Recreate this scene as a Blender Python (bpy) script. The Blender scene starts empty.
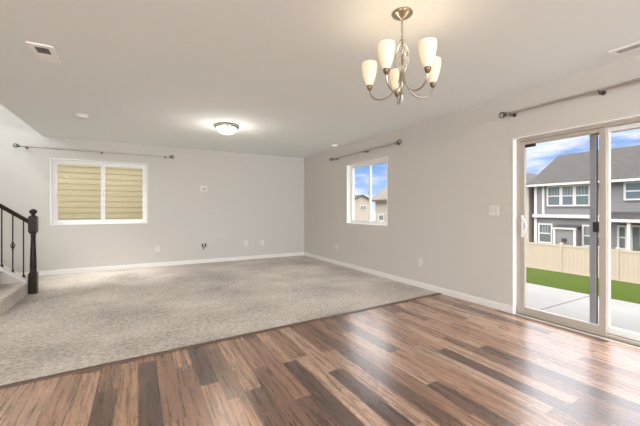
import bpy, math, random
from mathutils import Vector, Matrix
C = bpy.context.scene.collection
S = bpy.context.scene
R = math.radians
random.seed(7)

# ------------------------------------------------------------------ camera
cd = bpy.data.cameras.new('camera'); cam = bpy.data.objects.new('camera', cd); C.objects.link(cam)
cd.sensor_width = 36; cd.lens = 325 / 640 * 36; cd.clip_start = 0.05; cd.clip_end = 800
cd.shift_y = -4 / 640
cam.location = (0, 0, 1.2)
cam.rotation_euler = (R(90), 0, R(60.8 - 90))
S.camera = cam

# ------------------------------------------------------------------ exposure
S.view_settings.view_transform = 'Standard'; S.view_settings.look = 'None'
S.view_settings.gamma = 1; S.view_settings.use_curve_mapping = False
S.view_settings.exposure = 0.28
S.cycles.max_bounces = 14; S.cycles.diffuse_bounces = 8; S.cycles.transparent_max_bounces = 24
S.cycles.sample_clamp_indirect = 6.0

# ------------------------------------------------------------------ sky
W = bpy.data.worlds.new('sky'); S.world = W; W.use_nodes = True
nt = W.node_tree; nt.nodes.clear()
def N(nt, t, **k):
    n = nt.nodes.new(t)
    for a, b in k.items(): setattr(n, a, b)
    return n
def L(nt, a, b): nt.links.new(a, b)
tc = N(nt, 'ShaderNodeTexCoord'); sp = N(nt, 'ShaderNodeSeparateXYZ'); L(nt, tc.outputs['Generated'], sp.inputs[0])
base = N(nt, 'ShaderNodeValToRGB'); L(nt, sp.outputs['Z'], base.inputs[0])
e = base.color_ramp.elements
e[0].position = 0.0; e[0].color = (0.52, 0.69, 0.93, 1)
e[1].position = 0.7; e[1].color = (0.70, 0.70, 0.70, 1)
x = e.new(0.36); x.color = (0.58, 0.60, 0.64, 1)
x = e.new(0.24); x.color = (0.24, 0.42, 0.80, 1)
x = e.new(0.15); x.color = (0.17, 0.37, 0.80, 1)
mp = N(nt, 'ShaderNodeMapping'); mp.inputs['Scale'].default_value = (3.2, 3.2, 13.0); mp.inputs['Location'].default_value = (0.4, 1.3, 0.15)
L(nt, tc.outputs['Generated'], mp.inputs[0])
cl = N(nt, 'ShaderNodeTexNoise'); cl.inputs['Scale'].default_value = 1.15; cl.inputs['Detail'].default_value = 7; cl.inputs['Roughness'].default_value = 0.55
L(nt, mp.outputs[0], cl.inputs['Vector'])
cr = N(nt, 'ShaderNodeValToRGB'); L(nt, cl.outputs['Fac'], cr.inputs[0])
cr.color_ramp.elements[0].position = 0.455; cr.color_ramp.elements[1].position = 0.64
mx = N(nt, 'ShaderNodeMixRGB'); L(nt, cr.outputs[0], mx.inputs[0]); L(nt, base.outputs[0], mx.inputs[1]); mx.inputs[2].default_value = (0.97, 0.97, 0.97, 1)
bg = N(nt, 'ShaderNodeBackground'); bg.inputs[1].default_value = 0.97; hi = N(nt, 'ShaderNodeMapRange', interpolation_type='SMOOTHSTEP'); L(nt, sp.outputs['Z'], hi.inputs[0])      # unseen overhead sky boosted to whiten the floor reflection
hi.inputs[1].default_value = 0.22; hi.inputs[2].default_value = 0.42; hi.inputs[3].default_value = 1.0; hi.inputs[4].default_value = 5.6
hm = N(nt, 'ShaderNodeVectorMath', operation='SCALE'); L(nt, mx.outputs[0], hm.inputs[0]); L(nt, hi.outputs[0], hm.inputs['Scale'])
L(nt, hm.outputs[0], bg.inputs[0])
wo = N(nt, 'ShaderNodeOutputWorld'); L(nt, bg.outputs[0], wo.inputs[0])

# ------------------------------------------------------------------ sun and added fill light
sd = bpy.data.lights.new('sun', 'SUN'); sd.energy = 0.8; sd.angle = R(4); sd.color = (1, 0.96, 0.9)
so = bpy.data.objects.new('sun', sd); C.objects.link(so); so.location = (0, 0, 20)
so.rotation_euler = Vector((0.42, 0.30, -0.86)).to_track_quat('-Z', 'Y').to_euler()
# added fill light outside an invented window behind the camera
ad = bpy.data.lights.new('kitchen_daylight', 'AREA'); ad.shape = 'RECTANGLE'; ad.size = 2.7; ad.size_y = 1.45; ad.energy = 400; ad.color = (0.90, 0.96, 1.0)
ao = bpy.data.objects.new('kitchen_daylight', ad); C.objects.link(ao); ao.location = (2.15, -6.62, 1.58); ao.rotation_euler = (R(90), 0, 0)
# added fill light at an invented left-wall window, behind the camera
bd = bpy.data.lights.new('dining_daylight', 'AREA'); bd.shape = 'RECTANGLE'; bd.size = 4.0; bd.size_y = 1.45; bd.energy = 225; bd.color = (0.975, 0.965, 0.95)
bo_ = bpy.data.objects.new('dining_daylight', bd); C.objects.link(bo_); bo_.location = (-4.52, -3.4, 1.58); bo_.rotation_euler = (R(90), 0, R(-90))
# added fill light at an invented high window in the stairwell
ud = bpy.data.lights.new('stairwell_daylight', 'AREA'); ud.shape = 'RECTANGLE'; ud.size = 2.2; ud.size_y = 1.5; ud.energy = 62; ud.color = (0.95, 0.98, 1.0)
uo = bpy.data.objects.new('stairwell_daylight', ud); C.objects.link(uo); uo.location = (-4.52, 6.1, 3.95); uo.rotation_euler = (R(90), 0, R(-90))

# ------------------------------------------------------------------ materials
def new_mat(name):
    m = bpy.data.materials.new(name); m.use_nodes = True
    return m, m.node_tree, m.node_tree.nodes['Principled BSDF']
def mat(name, col, rough=0.5, metal=0.0, bump=None, var=None, spec=None):
    m, t, p = new_mat(name)
    p.inputs['Base Color'].default_value = (*col, 1); p.inputs['Roughness'].default_value = rough; p.inputs['Metallic'].default_value = metal
    if spec is not None: p.inputs['Specular IOR Level'].default_value = spec
    if bump or var:
        co = N(t, 'ShaderNodeTexCoord')
    if var:
        n = N(t, 'ShaderNodeTexNoise'); n.inputs['Scale'].default_value = var[0]; n.inputs['Detail'].default_value = 5; L(t, co.outputs['Object'], n.inputs['Vector'])
        r = N(t, 'ShaderNodeValToRGB'); L(t, n.outputs['Fac'], r.inputs[0])
        k = var[1]
        r.color_ramp.elements[0].position = 0.3; r.color_ramp.elements[1].position = 0.7
        r.color_ramp.elements[0].color = (*[c * (1 - k) for c in col], 1); r.color_ramp.elements[1].color = (*[min(1, c * (1 + k)) for c in col], 1)
        L(t, r.outputs[0], p.inputs['Base Color'])
    if bump:
        n = N(t, 'ShaderNodeTexNoise'); n.inputs['Scale'].default_value = bump[0]; n.inputs['Detail'].default_value = 3; L(t, co.outputs['Object'], n.inputs['Vector'])
        b = N(t, 'ShaderNodeBump'); b.inputs['Strength'].default_value = bump[1]; b.inputs['Distance'].default_value = bump[2]
        L(t, n.outputs['Fac'], b.inputs['Height']); L(t, b.outputs[0], p.inputs['Normal'])
    return m
def emit_mat(name, col, strength, base=(0.9, 0.88, 0.82)):
    m, t, p = new_mat(name)
    p.inputs['Base Color'].default_value = (*base, 1); p.inputs['Roughness'].default_value = 0.35
    p.inputs['Emission Color'].default_value = (*col, 1); p.inputs['Emission Strength'].default_value = strength
    return m
def glass_mat(name, tint=(1, 1, 1), ior=1.45):
    m = bpy.data.materials.new(name); m.use_nodes = True; t = m.node_tree; t.nodes.clear()
    tr = N(t, 'ShaderNodeBsdfTransparent'); tr.inputs[0].default_value = (*tint, 1)
    gl = N(t, 'ShaderNodeBsdfGlossy'); gl.inputs['Roughness'].default_value = 0.02
    fr = N(t, 'ShaderNodeFresnel'); fr.inputs[0].default_value = ior
    ge = N(t, 'ShaderNodeNewGeometry'); k = N(t, 'ShaderNodeMath', operation='SUBTRACT'); k.inputs[0].default_value = 1; L(t, ge.outputs['Backfacing'], k.inputs[1])
    f2 = N(t, 'ShaderNodeMath', operation='MULTIPLY'); L(t, fr.outputs[0], f2.inputs[0]); L(t, k.outputs[0], f2.inputs[1])
    mi = N(t, 'ShaderNodeMixShader'); L(t, f2.outputs[0], mi.inputs[0]); L(t, tr.outputs[0], mi.inputs[1]); L(t, gl.outputs[0], mi.inputs[2])
    o = N(t, 'ShaderNodeOutputMaterial'); L(t, mi.outputs[0], o.inputs[0])
    return m

def math_n(t, op, a, b=None):
    n = N(t, 'ShaderNodeMath', operation=op)
    for i, v in enumerate((a, b)):
        if v is None: continue
        if isinstance(v, (int, float)): n.inputs[i].default_value = v
        else: L(t, v, n.inputs[i])
    return n.outputs[0]

def plank_mat():
    m, t, p = new_mat('plank_floor')
    co = N(t, 'ShaderNodeTexCoord'); s = N(t, 'ShaderNodeSeparateXYZ'); L(t, co.outputs['Object'], s.inputs[0])
    PW, PL = 0.122, 1.05
    xr = math_n(t, 'DIVIDE', s.outputs['X'], PW); row = math_n(t, 'FLOOR', xr); fx = math_n(t, 'FRACT', xr)
    wn = N(t, 'ShaderNodeTexWhiteNoise', noise_dimensions='1D'); L(t, row, wn.inputs['W'])
    yr = math_n(t, 'ADD', math_n(t, 'DIVIDE', s.outputs['Y'], PL), math_n(t, 'MULTIPLY', wn.outputs['Value'], 7.3))
    colm = math_n(t, 'FLOOR', yr); fy = math_n(t, 'FRACT', yr)
    cv = N(t, 'ShaderNodeCombineXYZ'); L(t, row, cv.inputs[0]); L(t, colm, cv.inputs[1])
    idn = N(t, 'ShaderNodeTexWhiteNoise', noise_dimensions='2D'); L(t, cv.outputs[0], idn.inputs['Vector'])
    ramp = N(t, 'ShaderNodeValToRGB'); L(t, idn.outputs['Value'], ramp.inputs[0])
    el = ramp.color_ramp.elements
    el[0].position = 0.0; el[0].color = (0.070, 0.038, 0.027, 1)
    el[1].position = 1.0; el[1].color = (0.29, 0.19, 0.135, 1)
    for ps, c in ((0.25, (0.115, 0.057, 0.037)), (0.5, (0.19, 0.102, 0.065)), (0.75, (0.275, 0.158, 0.10))):
        q = el.new(ps); q.color = (*c, 1)
    # grain running along the plank, shifted per plank
    gx = math_n(t, 'MULTIPLY', s.outputs['X'], 44.0); gy = math_n(t, 'MULTIPLY', s.outputs['Y'], 1.7)
    gz = math_n(t, 'MULTIPLY', idn.outputs['Value'], 37.0)
    gv = N(t, 'ShaderNodeCombineXYZ'); L(t, gx, gv.inputs[0]); L(t, gy, gv.inputs[1]); L(t, gz, gv.inputs[2])
    g1 = N(t, 'ShaderNodeTexNoise'); g1.inputs['Scale'].default_value = 1.0; g1.inputs['Detail'].default_value = 8; g1.inputs['Roughness'].default_value = 0.7; g1.inputs['Distortion'].default_value = 0.5
    L(t, gv.outputs[0], g1.inputs['Vector'])
    gx2 = math_n(t, 'MULTIPLY', s.outputs['X'], 10.0); gy2 = math_n(t, 'MULTIPLY', s.outputs['Y'], 2.2)
    gv2 = N(t, 'ShaderNodeCombineXYZ'); L(t, gx2, gv2.inputs[0]); L(t, gy2, gv2.inputs[1]); L(t, gz, gv2.inputs[2])
    g2 = N(t, 'ShaderNodeTexNoise'); g2.inputs['Scale'].default_value = 1.0; g2.inputs['Detail'].default_value = 3; g2.inputs['Distortion'].default_value = 0.6
    L(t, gv2.outputs[0], g2.inputs['Vector'])
    rings = math_n(t, 'FRACT', math_n(t, 'MULTIPLY', g2.outputs['Fac'], 10.0))     # cathedral figure
    rr = N(t, 'ShaderNodeValToRGB'); L(t, rings, rr.inputs[0])
    rr.color_ramp.elements[0].position = 0.0; rr.color_ramp.elements[0].color = (0.66, 0.64, 0.62, 1)
    rr.color_ramp.elements[1].position = 0.35; rr.color_ramp.elements[1].color = (1.0, 1.0, 1.0, 1)
    q = rr.color_ramp.elements.new(0.9); q.color = (1.22, 1.22, 1.21, 1)
    gr = N(t, 'ShaderNodeValToRGB'); L(t, g1.outputs['Fac'], gr.inputs[0])
    gr.color_ramp.elements[0].position = 0.34; gr.color_ramp.elements[0].color = (0.66, 0.65, 0.66, 1)
    gr.color_ramp.elements[1].position = 0.68; gr.color_ramp.elements[1].color = (2.15, 2.2, 2.28, 1)
    m1 = N(t, 'ShaderNodeMixRGB', blend_type='MULTIPLY'); m1.inputs[0].default_value = 1; L(t, ramp.outputs[0], m1.inputs[1]); L(t, gr.outputs[0], m1.inputs[2])
    m2 = N(t, 'ShaderNodeMixRGB', blend_type='MULTIPLY'); m2.inputs[0].default_value = 0.9; L(t, m1.outputs[0], m2.inputs[1]); L(t, rr.outputs[0], m2.inputs[2])
    sx = math_n(t, 'GREATER_THAN', math_n(t, 'ABSOLUTE', math_n(t, 'SUBTRACT', fx, 0.5)), 0.488)
    sy = math_n(t, 'GREATER_THAN', math_n(t, 'ABSOLUTE', math_n(t, 'SUBTRACT', fy, 0.5)), 0.4988)
    seam = math_n(t, 'MAXIMUM', sx, sy)
    m3 = N(t, 'ShaderNodeMixRGB'); L(t, math_n(t, 'MULTIPLY', seam, 0.55), m3.inputs[0]); L(t, m2.outputs[0], m3.inputs[1]); m3.inputs[2].default_value = (0.03, 0.016, 0.012, 1)
    L(t, m3.outputs[0], p.inputs['Base Color'])
    ro = N(t, 'ShaderNodeMapRange'); L(t, g1.outputs['Fac'], ro.inputs[0]); ro.inputs[3].default_value = 0.22; ro.inputs[4].default_value = 0.34
    L(t, ro.outputs[0], p.inputs['Roughness'])
    p.inputs['IOR'].default_value = 2.0
    b = N(t, 'ShaderNodeBump'); b.inputs['Strength'].default_value = 0.12; b.inputs['Distance'].default_value = 0.0015
    L(t, math_n(t, 'SUBTRACT', g1.outputs['Fac'], seam), b.inputs['Height']); L(t, b.outputs[0], p.inputs['Normal'])
    return m

def carpet_mat():
    m, t, p = new_mat('carpet_pile')
    co = N(t, 'ShaderNodeTexCoord')
    def noise(sc, det=3):
        n = N(t, 'ShaderNodeTexNoise'); n.inputs['Scale'].default_value = sc; n.inputs['Detail'].default_value = det; L(t, co.outputs['Object'], n.inputs['Vector']); return n.outputs['Fac']
    fine, mid, big = noise(90, 3), noise(30, 6), noise(1.3, 6)
    v = math_n(t, 'ADD', math_n(t, 'MULTIPLY', fine, 0.30), math_n(t, 'ADD', math_n(t, 'MULTIPLY', mid, 0.55), math_n(t, 'MULTIPLY', big, 0.55)))
    r = N(t, 'ShaderNodeValToRGB'); L(t, v, r.inputs[0])
    r.color_ramp.elements[0].position = 0.47; r.color_ramp.elements[0].color = (0.165, 0.13, 0.103, 1)
    r.color_ramp.elements[1].position = 0.90; r.color_ramp.elements[1].color = (0.68, 0.605, 0.53, 1)
    L(t, r.outputs[0], p.inputs['Base Color'])
    p.inputs['Roughness'].default_value = 1.0; p.inputs['Specular IOR Level'].default_value = 0.1
    p.inputs['Sheen Weight'].default_value = 0.25; p.inputs['Sheen Roughness'].default_value = 0.6
    b = N(t, 'ShaderNodeBump'); b.inputs['Strength'].default_value = 0.55; b.inputs['Distance'].default_value = 0.008
    L(t, v, b.inputs['Height']); L(t, b.outputs[0], p.inputs['Normal'])
    return m

M = {}
M['wall'] = mat('wall_paint', (0.604, 0.583, 0.549), 0.85, bump=(90, 0.05, 0.004), spec=0.2)
M['ceiling'] = mat('ceiling_paint', (0.86, 0.905, 0.905), 0.95, bump=(45, 0.12, 0.006), spec=0.1)
M['trim'] = mat('white_trim_paint', (0.80, 0.785, 0.76), 0.4)
M['reveal'] = mat('white_reveal_paint', (0.86, 0.86, 0.85), 0.5)
M['vinyl'] = mat('white_vinyl', (0.84, 0.84, 0.83), 0.35)
M['almond'] = mat('almond_door_vinyl', (0.45, 0.405, 0.355), 0.4)
M['plank'] = plank_mat()
M['carpet'] = carpet_mat()
M['strip'] = mat('transition_strip_wood', (0.10, 0.058, 0.042), 0.4, var=(20, 0.3))
M['nickel'] = mat('brushed_nickel', (0.58, 0.55, 0.52), 0.3, 1.0)
M['dark_nickel'] = mat('dark_nickel', (0.16, 0.15, 0.14), 0.3, 1.0)
M['bronze'] = mat('bronze_collar', (0.20, 0.145, 0.09), 0.4, 0.8)
M['lamp_metal'] = mat('satin_lamp_nickel', (0.46, 0.42, 0.36), 0.3, 1.0)
M['cage'] = mat('pale_champagne_wire', (0.78, 0.73, 0.64), 0.3, 0.6)
M['clear'] = mat('crystal_knob', (0.75, 0.75, 0.75), 0.12, 0.3)
M['shade'] = emit_mat('frosted_lamp_glass', (1.0, 0.78, 0.46), 0.28, (0.74, 0.66, 0.52))
M['bulb'] = emit_mat('lit_bulb', (1.0, 0.86, 0.62), 4.0)
M['dome'] = emit_mat('frosted_dome_glass', (1.0, 0.90, 0.74), 1.6)
M['can'] = emit_mat('downlight_lens', (1.0, 0.95, 0.86), 0.7)
M['plastic'] = mat('white_plastic', (0.75, 0.73, 0.70), 0.4)
M['vent'] = mat('white_vent_enamel', (0.95, 0.95, 0.94), 0.4)
M['plastic2'] = mat('pale_plastic_insert', (0.68, 0.66, 0.63), 0.35)
M['black'] = mat('black_plastic', (0.02, 0.02, 0.022), 0.4)
M['socket'] = mat('socket_recess', (0.10, 0.095, 0.09), 0.6)
M['duct'] = mat('dark_duct', (0.10, 0.10, 0.105), 0.7)
M['grey_metal'] = mat('grey_aluminium', (0.36, 0.37, 0.40), 0.45, 0.3)
M['screen_dark'] = mat('screen_track_dark', (0.07, 0.07, 0.075), 0.5)
M['newel'] = mat('dark_stained_wood', (0.024, 0.015, 0.010), 0.4, var=(18, 0.4), spec=0.3)
M['iron'] = mat('black_iron', (0.012, 0.012, 0.013), 0.45, 0.5)
M['curb'] = mat('curb_paint', (0.60, 0.565, 0.53), 0.5)
M['glass'] = glass_mat('window_glass')
M['siding_y'] = mat('yellow_siding', (0.47, 0.415, 0.265), 0.6)
M['siding_g'] = mat('grey_siding', (0.195, 0.184, 0.186), 0.6)
M['siding_b'] = mat('beige_siding', (0.36, 0.315, 0.265), 0.6)
M['siding_t'] = mat('taupe_siding', (0.42, 0.36, 0.32), 0.6)
M['housetrim'] = mat('house_white_trim', (0.54, 0.53, 0.52), 0.5)
M['shingle'] = mat('grey_shingles', (0.046, 0.040, 0.037), 0.9, bump=(6, 0.4, 0.05), var=(3.5, 0.28))
M['shingle2'] = mat('tan_shingles', (0.14, 0.12, 0.10), 0.9, bump=(6, 0.4, 0.05), var=(3.5, 0.25))
M['pane'] = mat('far_window_pane', (0.11, 0.135, 0.14), 0.08, spec=0.9)
M['curtain'] = mat('pale_curtain', (0.20, 0.21, 0.215), 0.8)
M['fence'] = mat('almond_vinyl_fence', (0.50, 0.405, 0.31), 0.5)
M['concrete'] = mat('patio_concrete', (0.205, 0.196, 0.188), 0.85, bump=(60, 0.1, 0.003), var=(1.3, 0.08))
M['joint'] = mat('concrete_joint', (0.25, 0.25, 0.26), 0.9)
M['soil'] = mat('dry_ground', (0.30, 0.26, 0.18), 0.95, var=(0.4, 0.3))
M['leaf'] = mat('shrub_leaf', (0.13, 0.15, 0.08), 0.7, var=(4, 0.4))
M['cable'] = mat('black_cable', (0.03, 0.03, 0.03), 0.5)

def grass_mat():
    m, t, p = new_mat('lawn_grass')
    co = N(t, 'ShaderNodeTexCoord')
    n = N(t, 'ShaderNodeTexNoise'); n.inputs['Scale'].default_value = 9; n.inputs['Detail'].default_value = 8; n.inputs['Roughness'].default_value = 0.75; L(t, co.outputs['Object'], n.inputs['Vector'])
    r = N(t, 'ShaderNodeValToRGB'); L(t, n.outputs['Fac'], r.inputs[0])
    r.color_ramp.elements[0].position = 0.3; r.color_ramp.elements[0].color = (0.024, 0.040, 0.004, 1)
    r.color_ramp.elements[1].position = 0.72; r.color_ramp.elements[1].color = (0.062, 0.090, 0.004, 1)
    L(t, r.outputs[0], p.inputs['Base Color']); p.inputs['Roughness'].default_value = 1; p.inputs['Specular IOR Level'].default_value = 0.1
    b = N(t, 'ShaderNodeBump'); b.inputs['Strength'].default_value = 0.8; b.inputs['Distance'].default_value = 0.05
    L(t, n.outputs['Fac'], b.inputs['Height']); L(t, b.outputs[0], p.inputs['Normal'])
    return m
M['grass'] = grass_mat()

# ------------------------------------------------------------------ mesh builder
class MB:
    def __init__(self): self.v = []; self.f = []
    def add(self, vs, fs):
        o = len(self.v); self.v += [tuple(p) for p in vs]; self.f += [tuple(i + o for i in q) for q in fs]; return self
    def box(self, x0, x1, y0, y1, z0, z1):
        x0, x1 = sorted((x0, x1)); y0, y1 = sorted((y0, y1)); z0, z1 = sorted((z0, z1))
        return self.add([(x0,y0,z0),(x1,y0,z0),(x1,y1,z0),(x0,y1,z0),(x0,y0,z1),(x1,y0,z1),(x1,y1,z1),(x0,y1,z1)],
                        [(0,3,2,1),(4,5,6,7),(0,1,5,4),(1,2,6,5),(2,3,7,6),(3,0,4,7)])
    def hexa(self, bottom, top):   # two loops of equal length
        n = len(bottom)
        return self.add(list(bottom) + list(top), [tuple(reversed(range(n))), tuple(range(n, 2*n))] + [(i, (i+1) % n, n + (i+1) % n, n + i) for i in range(n)])
    def tube(self, pts, r, n=10, closed=False, cap=True):
        pts = [Vector(p) for p in pts]; m = len(pts); rs = r if isinstance(r, (list, tuple)) else [r] * m
        vs = []; up = None
        for i, p in enumerate(pts):
            if closed: t = (pts[(i+1) % m] - pts[i-1])
            else: t = pts[min(i+1, m-1)] - pts[max(i-1, 0)]
            t.normalize()
            if up is None: up = Vector((0, 0, 1)) if abs(t.z) < 0.9 else Vector((1, 0, 0))
            a = t.cross(up)
            if a.length < 1e-5: a = t.orthogonal()
            a.normalize(); b = a.cross(t).normalized(); up = b
            for k in range(n):
                w = 2 * math.pi * k / n; vs.append(p + (a * math.cos(w) + b * math.sin(w)) * rs[i])
        fs = []
        for i in range(m if closed else m - 1):
            j = (i + 1) % m
            for k in range(n): fs.append((i*n + k, j*n + k, j*n + (k+1) % n, i*n + (k+1) % n))
        if cap and not closed: fs += [tuple(range(n)), tuple(reversed(range((m-1)*n, m*n)))]
        return self.add(vs, fs)
    def lathe(self, prof, c, n=24, axis='z', cap=True):   # prof: (radius, height) pairs
        vs = []
        for r, h in prof:
            for k in range(n):
                w = 2 * math.pi * k / n; a, b = r * math.cos(w), r * math.sin(w)
                d = (a, b, h) if axis == 'z' else ((h, a, b) if axis == 'x' else (b, h, a))
                vs.append((c[0] + d[0], c[1] + d[1], c[2] + d[2]))
        m = len(prof); fs = [(i*n + k, i*n + (k+1) % n, (i+1)*n + (k+1) % n, (i+1)*n + k) for i in range(m-1) for k in range(n)]
        if cap: fs += [tuple(reversed(range(n))), tuple(range((m-1)*n, m*n))]
        return self.add(vs, fs)
    def build(self, name, material, parent=None, origin=None, smooth=False, bevel=0.0):
        org = Vector(origin) if origin is not None else (world_of(parent) if parent else Vector((0, 0, 0)))
        me = bpy.data.meshes.new(name)
        me.from_pydata([(p[0]-org.x, p[1]-org.y, p[2]-org.z) for p in self.v], [], self.f); me.update()
        import bmesh
        bm = bmesh.new(); bm.from_mesh(me); bmesh.ops.recalc_face_normals(bm, faces=bm.faces); bm.to_mesh(me); bm.free()
        if smooth:
            for q in me.polygons: q.use_smooth = True
            me.set_sharp_from_angle(angle=R(40))
        me.materials.append(material)
        o = bpy.data.objects.new(name, me); C.objects.link(o)
        if parent: o.parent = parent
        else: o.location = org
        if parent and origin is not None: o.location = org - world_of(parent)
        if bevel:
            b = o.modifiers.new('bevel', 'BEVEL'); b.width = bevel; b.segments = 2; b.limit_method = 'ANGLE'
        return o
def world_of(o):
    v = Vector((0, 0, 0))
    while o: v += o.location; o = o.parent
    return v
def tag(o, label=None, cat=None, group=None, kind=None):
    if label: o['label'] = label
    if cat: o['category'] = cat
    if group: o['group'] = group
    if kind: o['kind'] = kind
    return o
def thing(name, loc, label, cat, group=None):
    o = bpy.data.objects.new(name, None); C.objects.link(o); o.location = loc; o.empty_display_size = 0.1
    return tag(o, label, cat, group)
def struct(o): o['kind'] = 'structure'; return o
def copy_tree(o, parent=None):
    c = o.copy(); C.objects.link(c); c.parent = parent
    for ch in list(o.children): copy_tree(ch, c)
    return c

# ------------------------------------------------------------------ room dimensions (metres)
XR, YB, H = 3.75, 7.55, 2.52          # right wall, back wall, ceiling
XL, YF = -4.4, -6.5                   # left wall, wall behind the camera
WT = 0.20
XO, YO, HO = -1.51, 4.72, 5.1         # stairwell opening in the ceiling
def edge_y(x): return 2.942 + 0.056 * (x + 0.8) if x > -2 else 2.90   # carpet edge

def wall_holes(axis, c0, c1, a0, a1, z0, z1, holes):
    m = MB(); As = sorted({a0, a1, *[h[0] for h in holes], *[h[1] for h in holes]}); Zs = sorted({z0, z1, *[h[2] for h in holes], *[h[3] for h in holes]})
    for i in range(len(As) - 1):
        for j in range(len(Zs) - 1):
            ca, cz = (As[i] + As[i+1]) / 2, (Zs[j] + Zs[j+1]) / 2
            if any(h[0] < ca < h[1] and h[2] < cz < h[3] for h in holes): continue
            if axis == 'x': m.box(c0, c1, As[i], As[i+1], Zs[j], Zs[j+1])
            else: m.box(As[i], As[i+1], c0, c1, Zs[j], Zs[j+1])
    return m
WB = (-1.40, 0.166, 0.905, 2.128)     # back window x0 x1 z0 z1
WR = (4.324, 5.585, 0.905, 2.106)     # side window y0 y1 z0 z1
DR = (0.34, 2.18, 0.0, 2.01)          # patio door
WK = (0.75, 3.55, 0.86, 2.31)          # unseen window added behind the camera for fill light
struct(wall_holes('x', XR, XR + WT, YF - WT, YB + WT, -0.12, H + 0.25, [WR, DR]).build('wall_right', M['wall']))
struct(wall_holes('y', YB, YB + WT, XL - WT, XR, -0.12, HO + 0.15, [WB]).build('wall_back', M['wall']))
struct(wall_holes('y', YF - WT, YF, XL - WT, XR, -0.12, H + 0.25, [WK]).build('wall_front', M['wall']))
WU = (4.95, 7.25, 3.15, 4.75)         # high stairwell window, unseen, added for fill light
WL = (-5.45, -1.35, 0.86, 2.31)        # unseen window added in the left wall for fill light
struct(wall_holes('x', XL - WT, XL, YF, YB, -0.12, HO + 0.15, [WL, WU]).build('wall_left', M['wall']))
struct(MB().box(XO, XO + 0.15, YO, YB, H + 0.25, HO + 0.15).box(XL, XO + 0.15, YO - 0.15, YO, H + 0.25, HO + 0.15).build('wall_stairwell', M['wall']))
struct(MB().box(XL, XR, YF, YO, H, H + 0.25).box(XO, XR, YO, YB, H, H + 0.25).build('ceiling', M['ceiling']))
struct(MB().box(XL, XO + 0.15, YO - 0.15, YB, HO, HO + 0.15).build('ceiling_stairwell', M['ceiling']))

# floors
xs = [XL, -2.0, -0.8, XR]
f = MB()
f.hexa([(XL, YF, -0.1), (XR, YF, -0.1), (XR, edge_y(XR), -0.1), (XL, edge_y(-0.8) - 0.052*3.6, -0.1)],
       [(XL, YF, 0), (XR, YF, 0), (XR, edge_y(XR), 0), (XL, edge_y(-0.8) - 0.052*3.6, 0)])
struct(f.build('floor', M['plank']))
e0, e1 = (XL, edge_y(-0.8) - 0.052*3.6), (XR, edge_y(XR))
f = MB().hexa([(*e0, -0.1), (*e1, -0.1), (XR, YB, -0.1), (XL, YB, -0.1)], [(*e0, 0.006), (*e1, 0.006), (XR, YB, 0.006), (XL, YB, 0.006)])
struct(f.build('floor_carpet', M['carpet']))
f = MB().hexa([(e0[0], e0[1]-0.028, 0), (e1[0], e1[1]-0.028, 0), (e1[0], e1[1]+0.012, 0), (e0[0], e0[1]+0.012, 0)],
              [(e0[0], e0[1]-0.022, 0.010), (e1[0], e1[1]-0.022, 0.010), (e1[0], e1[1]+0.008, 0.012), (e0[0], e0[1]+0.008, 0.012)])
struct(f.build('trim_1', M['strip']))
# baseboards
def base_prof(m, axis, c, s, a0, a1, z=0.0, h=0.088):
    if axis == 'x':
        m.box(c, c + s*0.014, a0, a1, z, z + h - 0.018); m.box(c, c + s*0.009, a0, a1, z + h - 0.018, z + h)
    else:
        m.box(a0, a1, c, c + s*0.014, z, z + h - 0.018); m.box(a0, a1, c, c + s*0.009, z + h - 0.018, z + h)
m = MB(); base_prof(m, 'y', YB, -1, XL, XR); struct(m.build('baseboard_back', M['trim'], bevel=0.003))
m = MB(); base_prof(m, 'x', XR, -1, 2.18, YB - 0.015); m.box(XR - 0.014, XR + 0.05, 2.166, 2.18, 0, 0.088); base_prof(m, 'x', XR, -1, YF, 0.34)
struct(m.build('baseboard_right', M['trim'], bevel=0.003))
m = MB(); base_prof(m, 'x', XL, 1, YF, 4.7); struct(m.build('baseboard_left', M['trim']))

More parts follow.
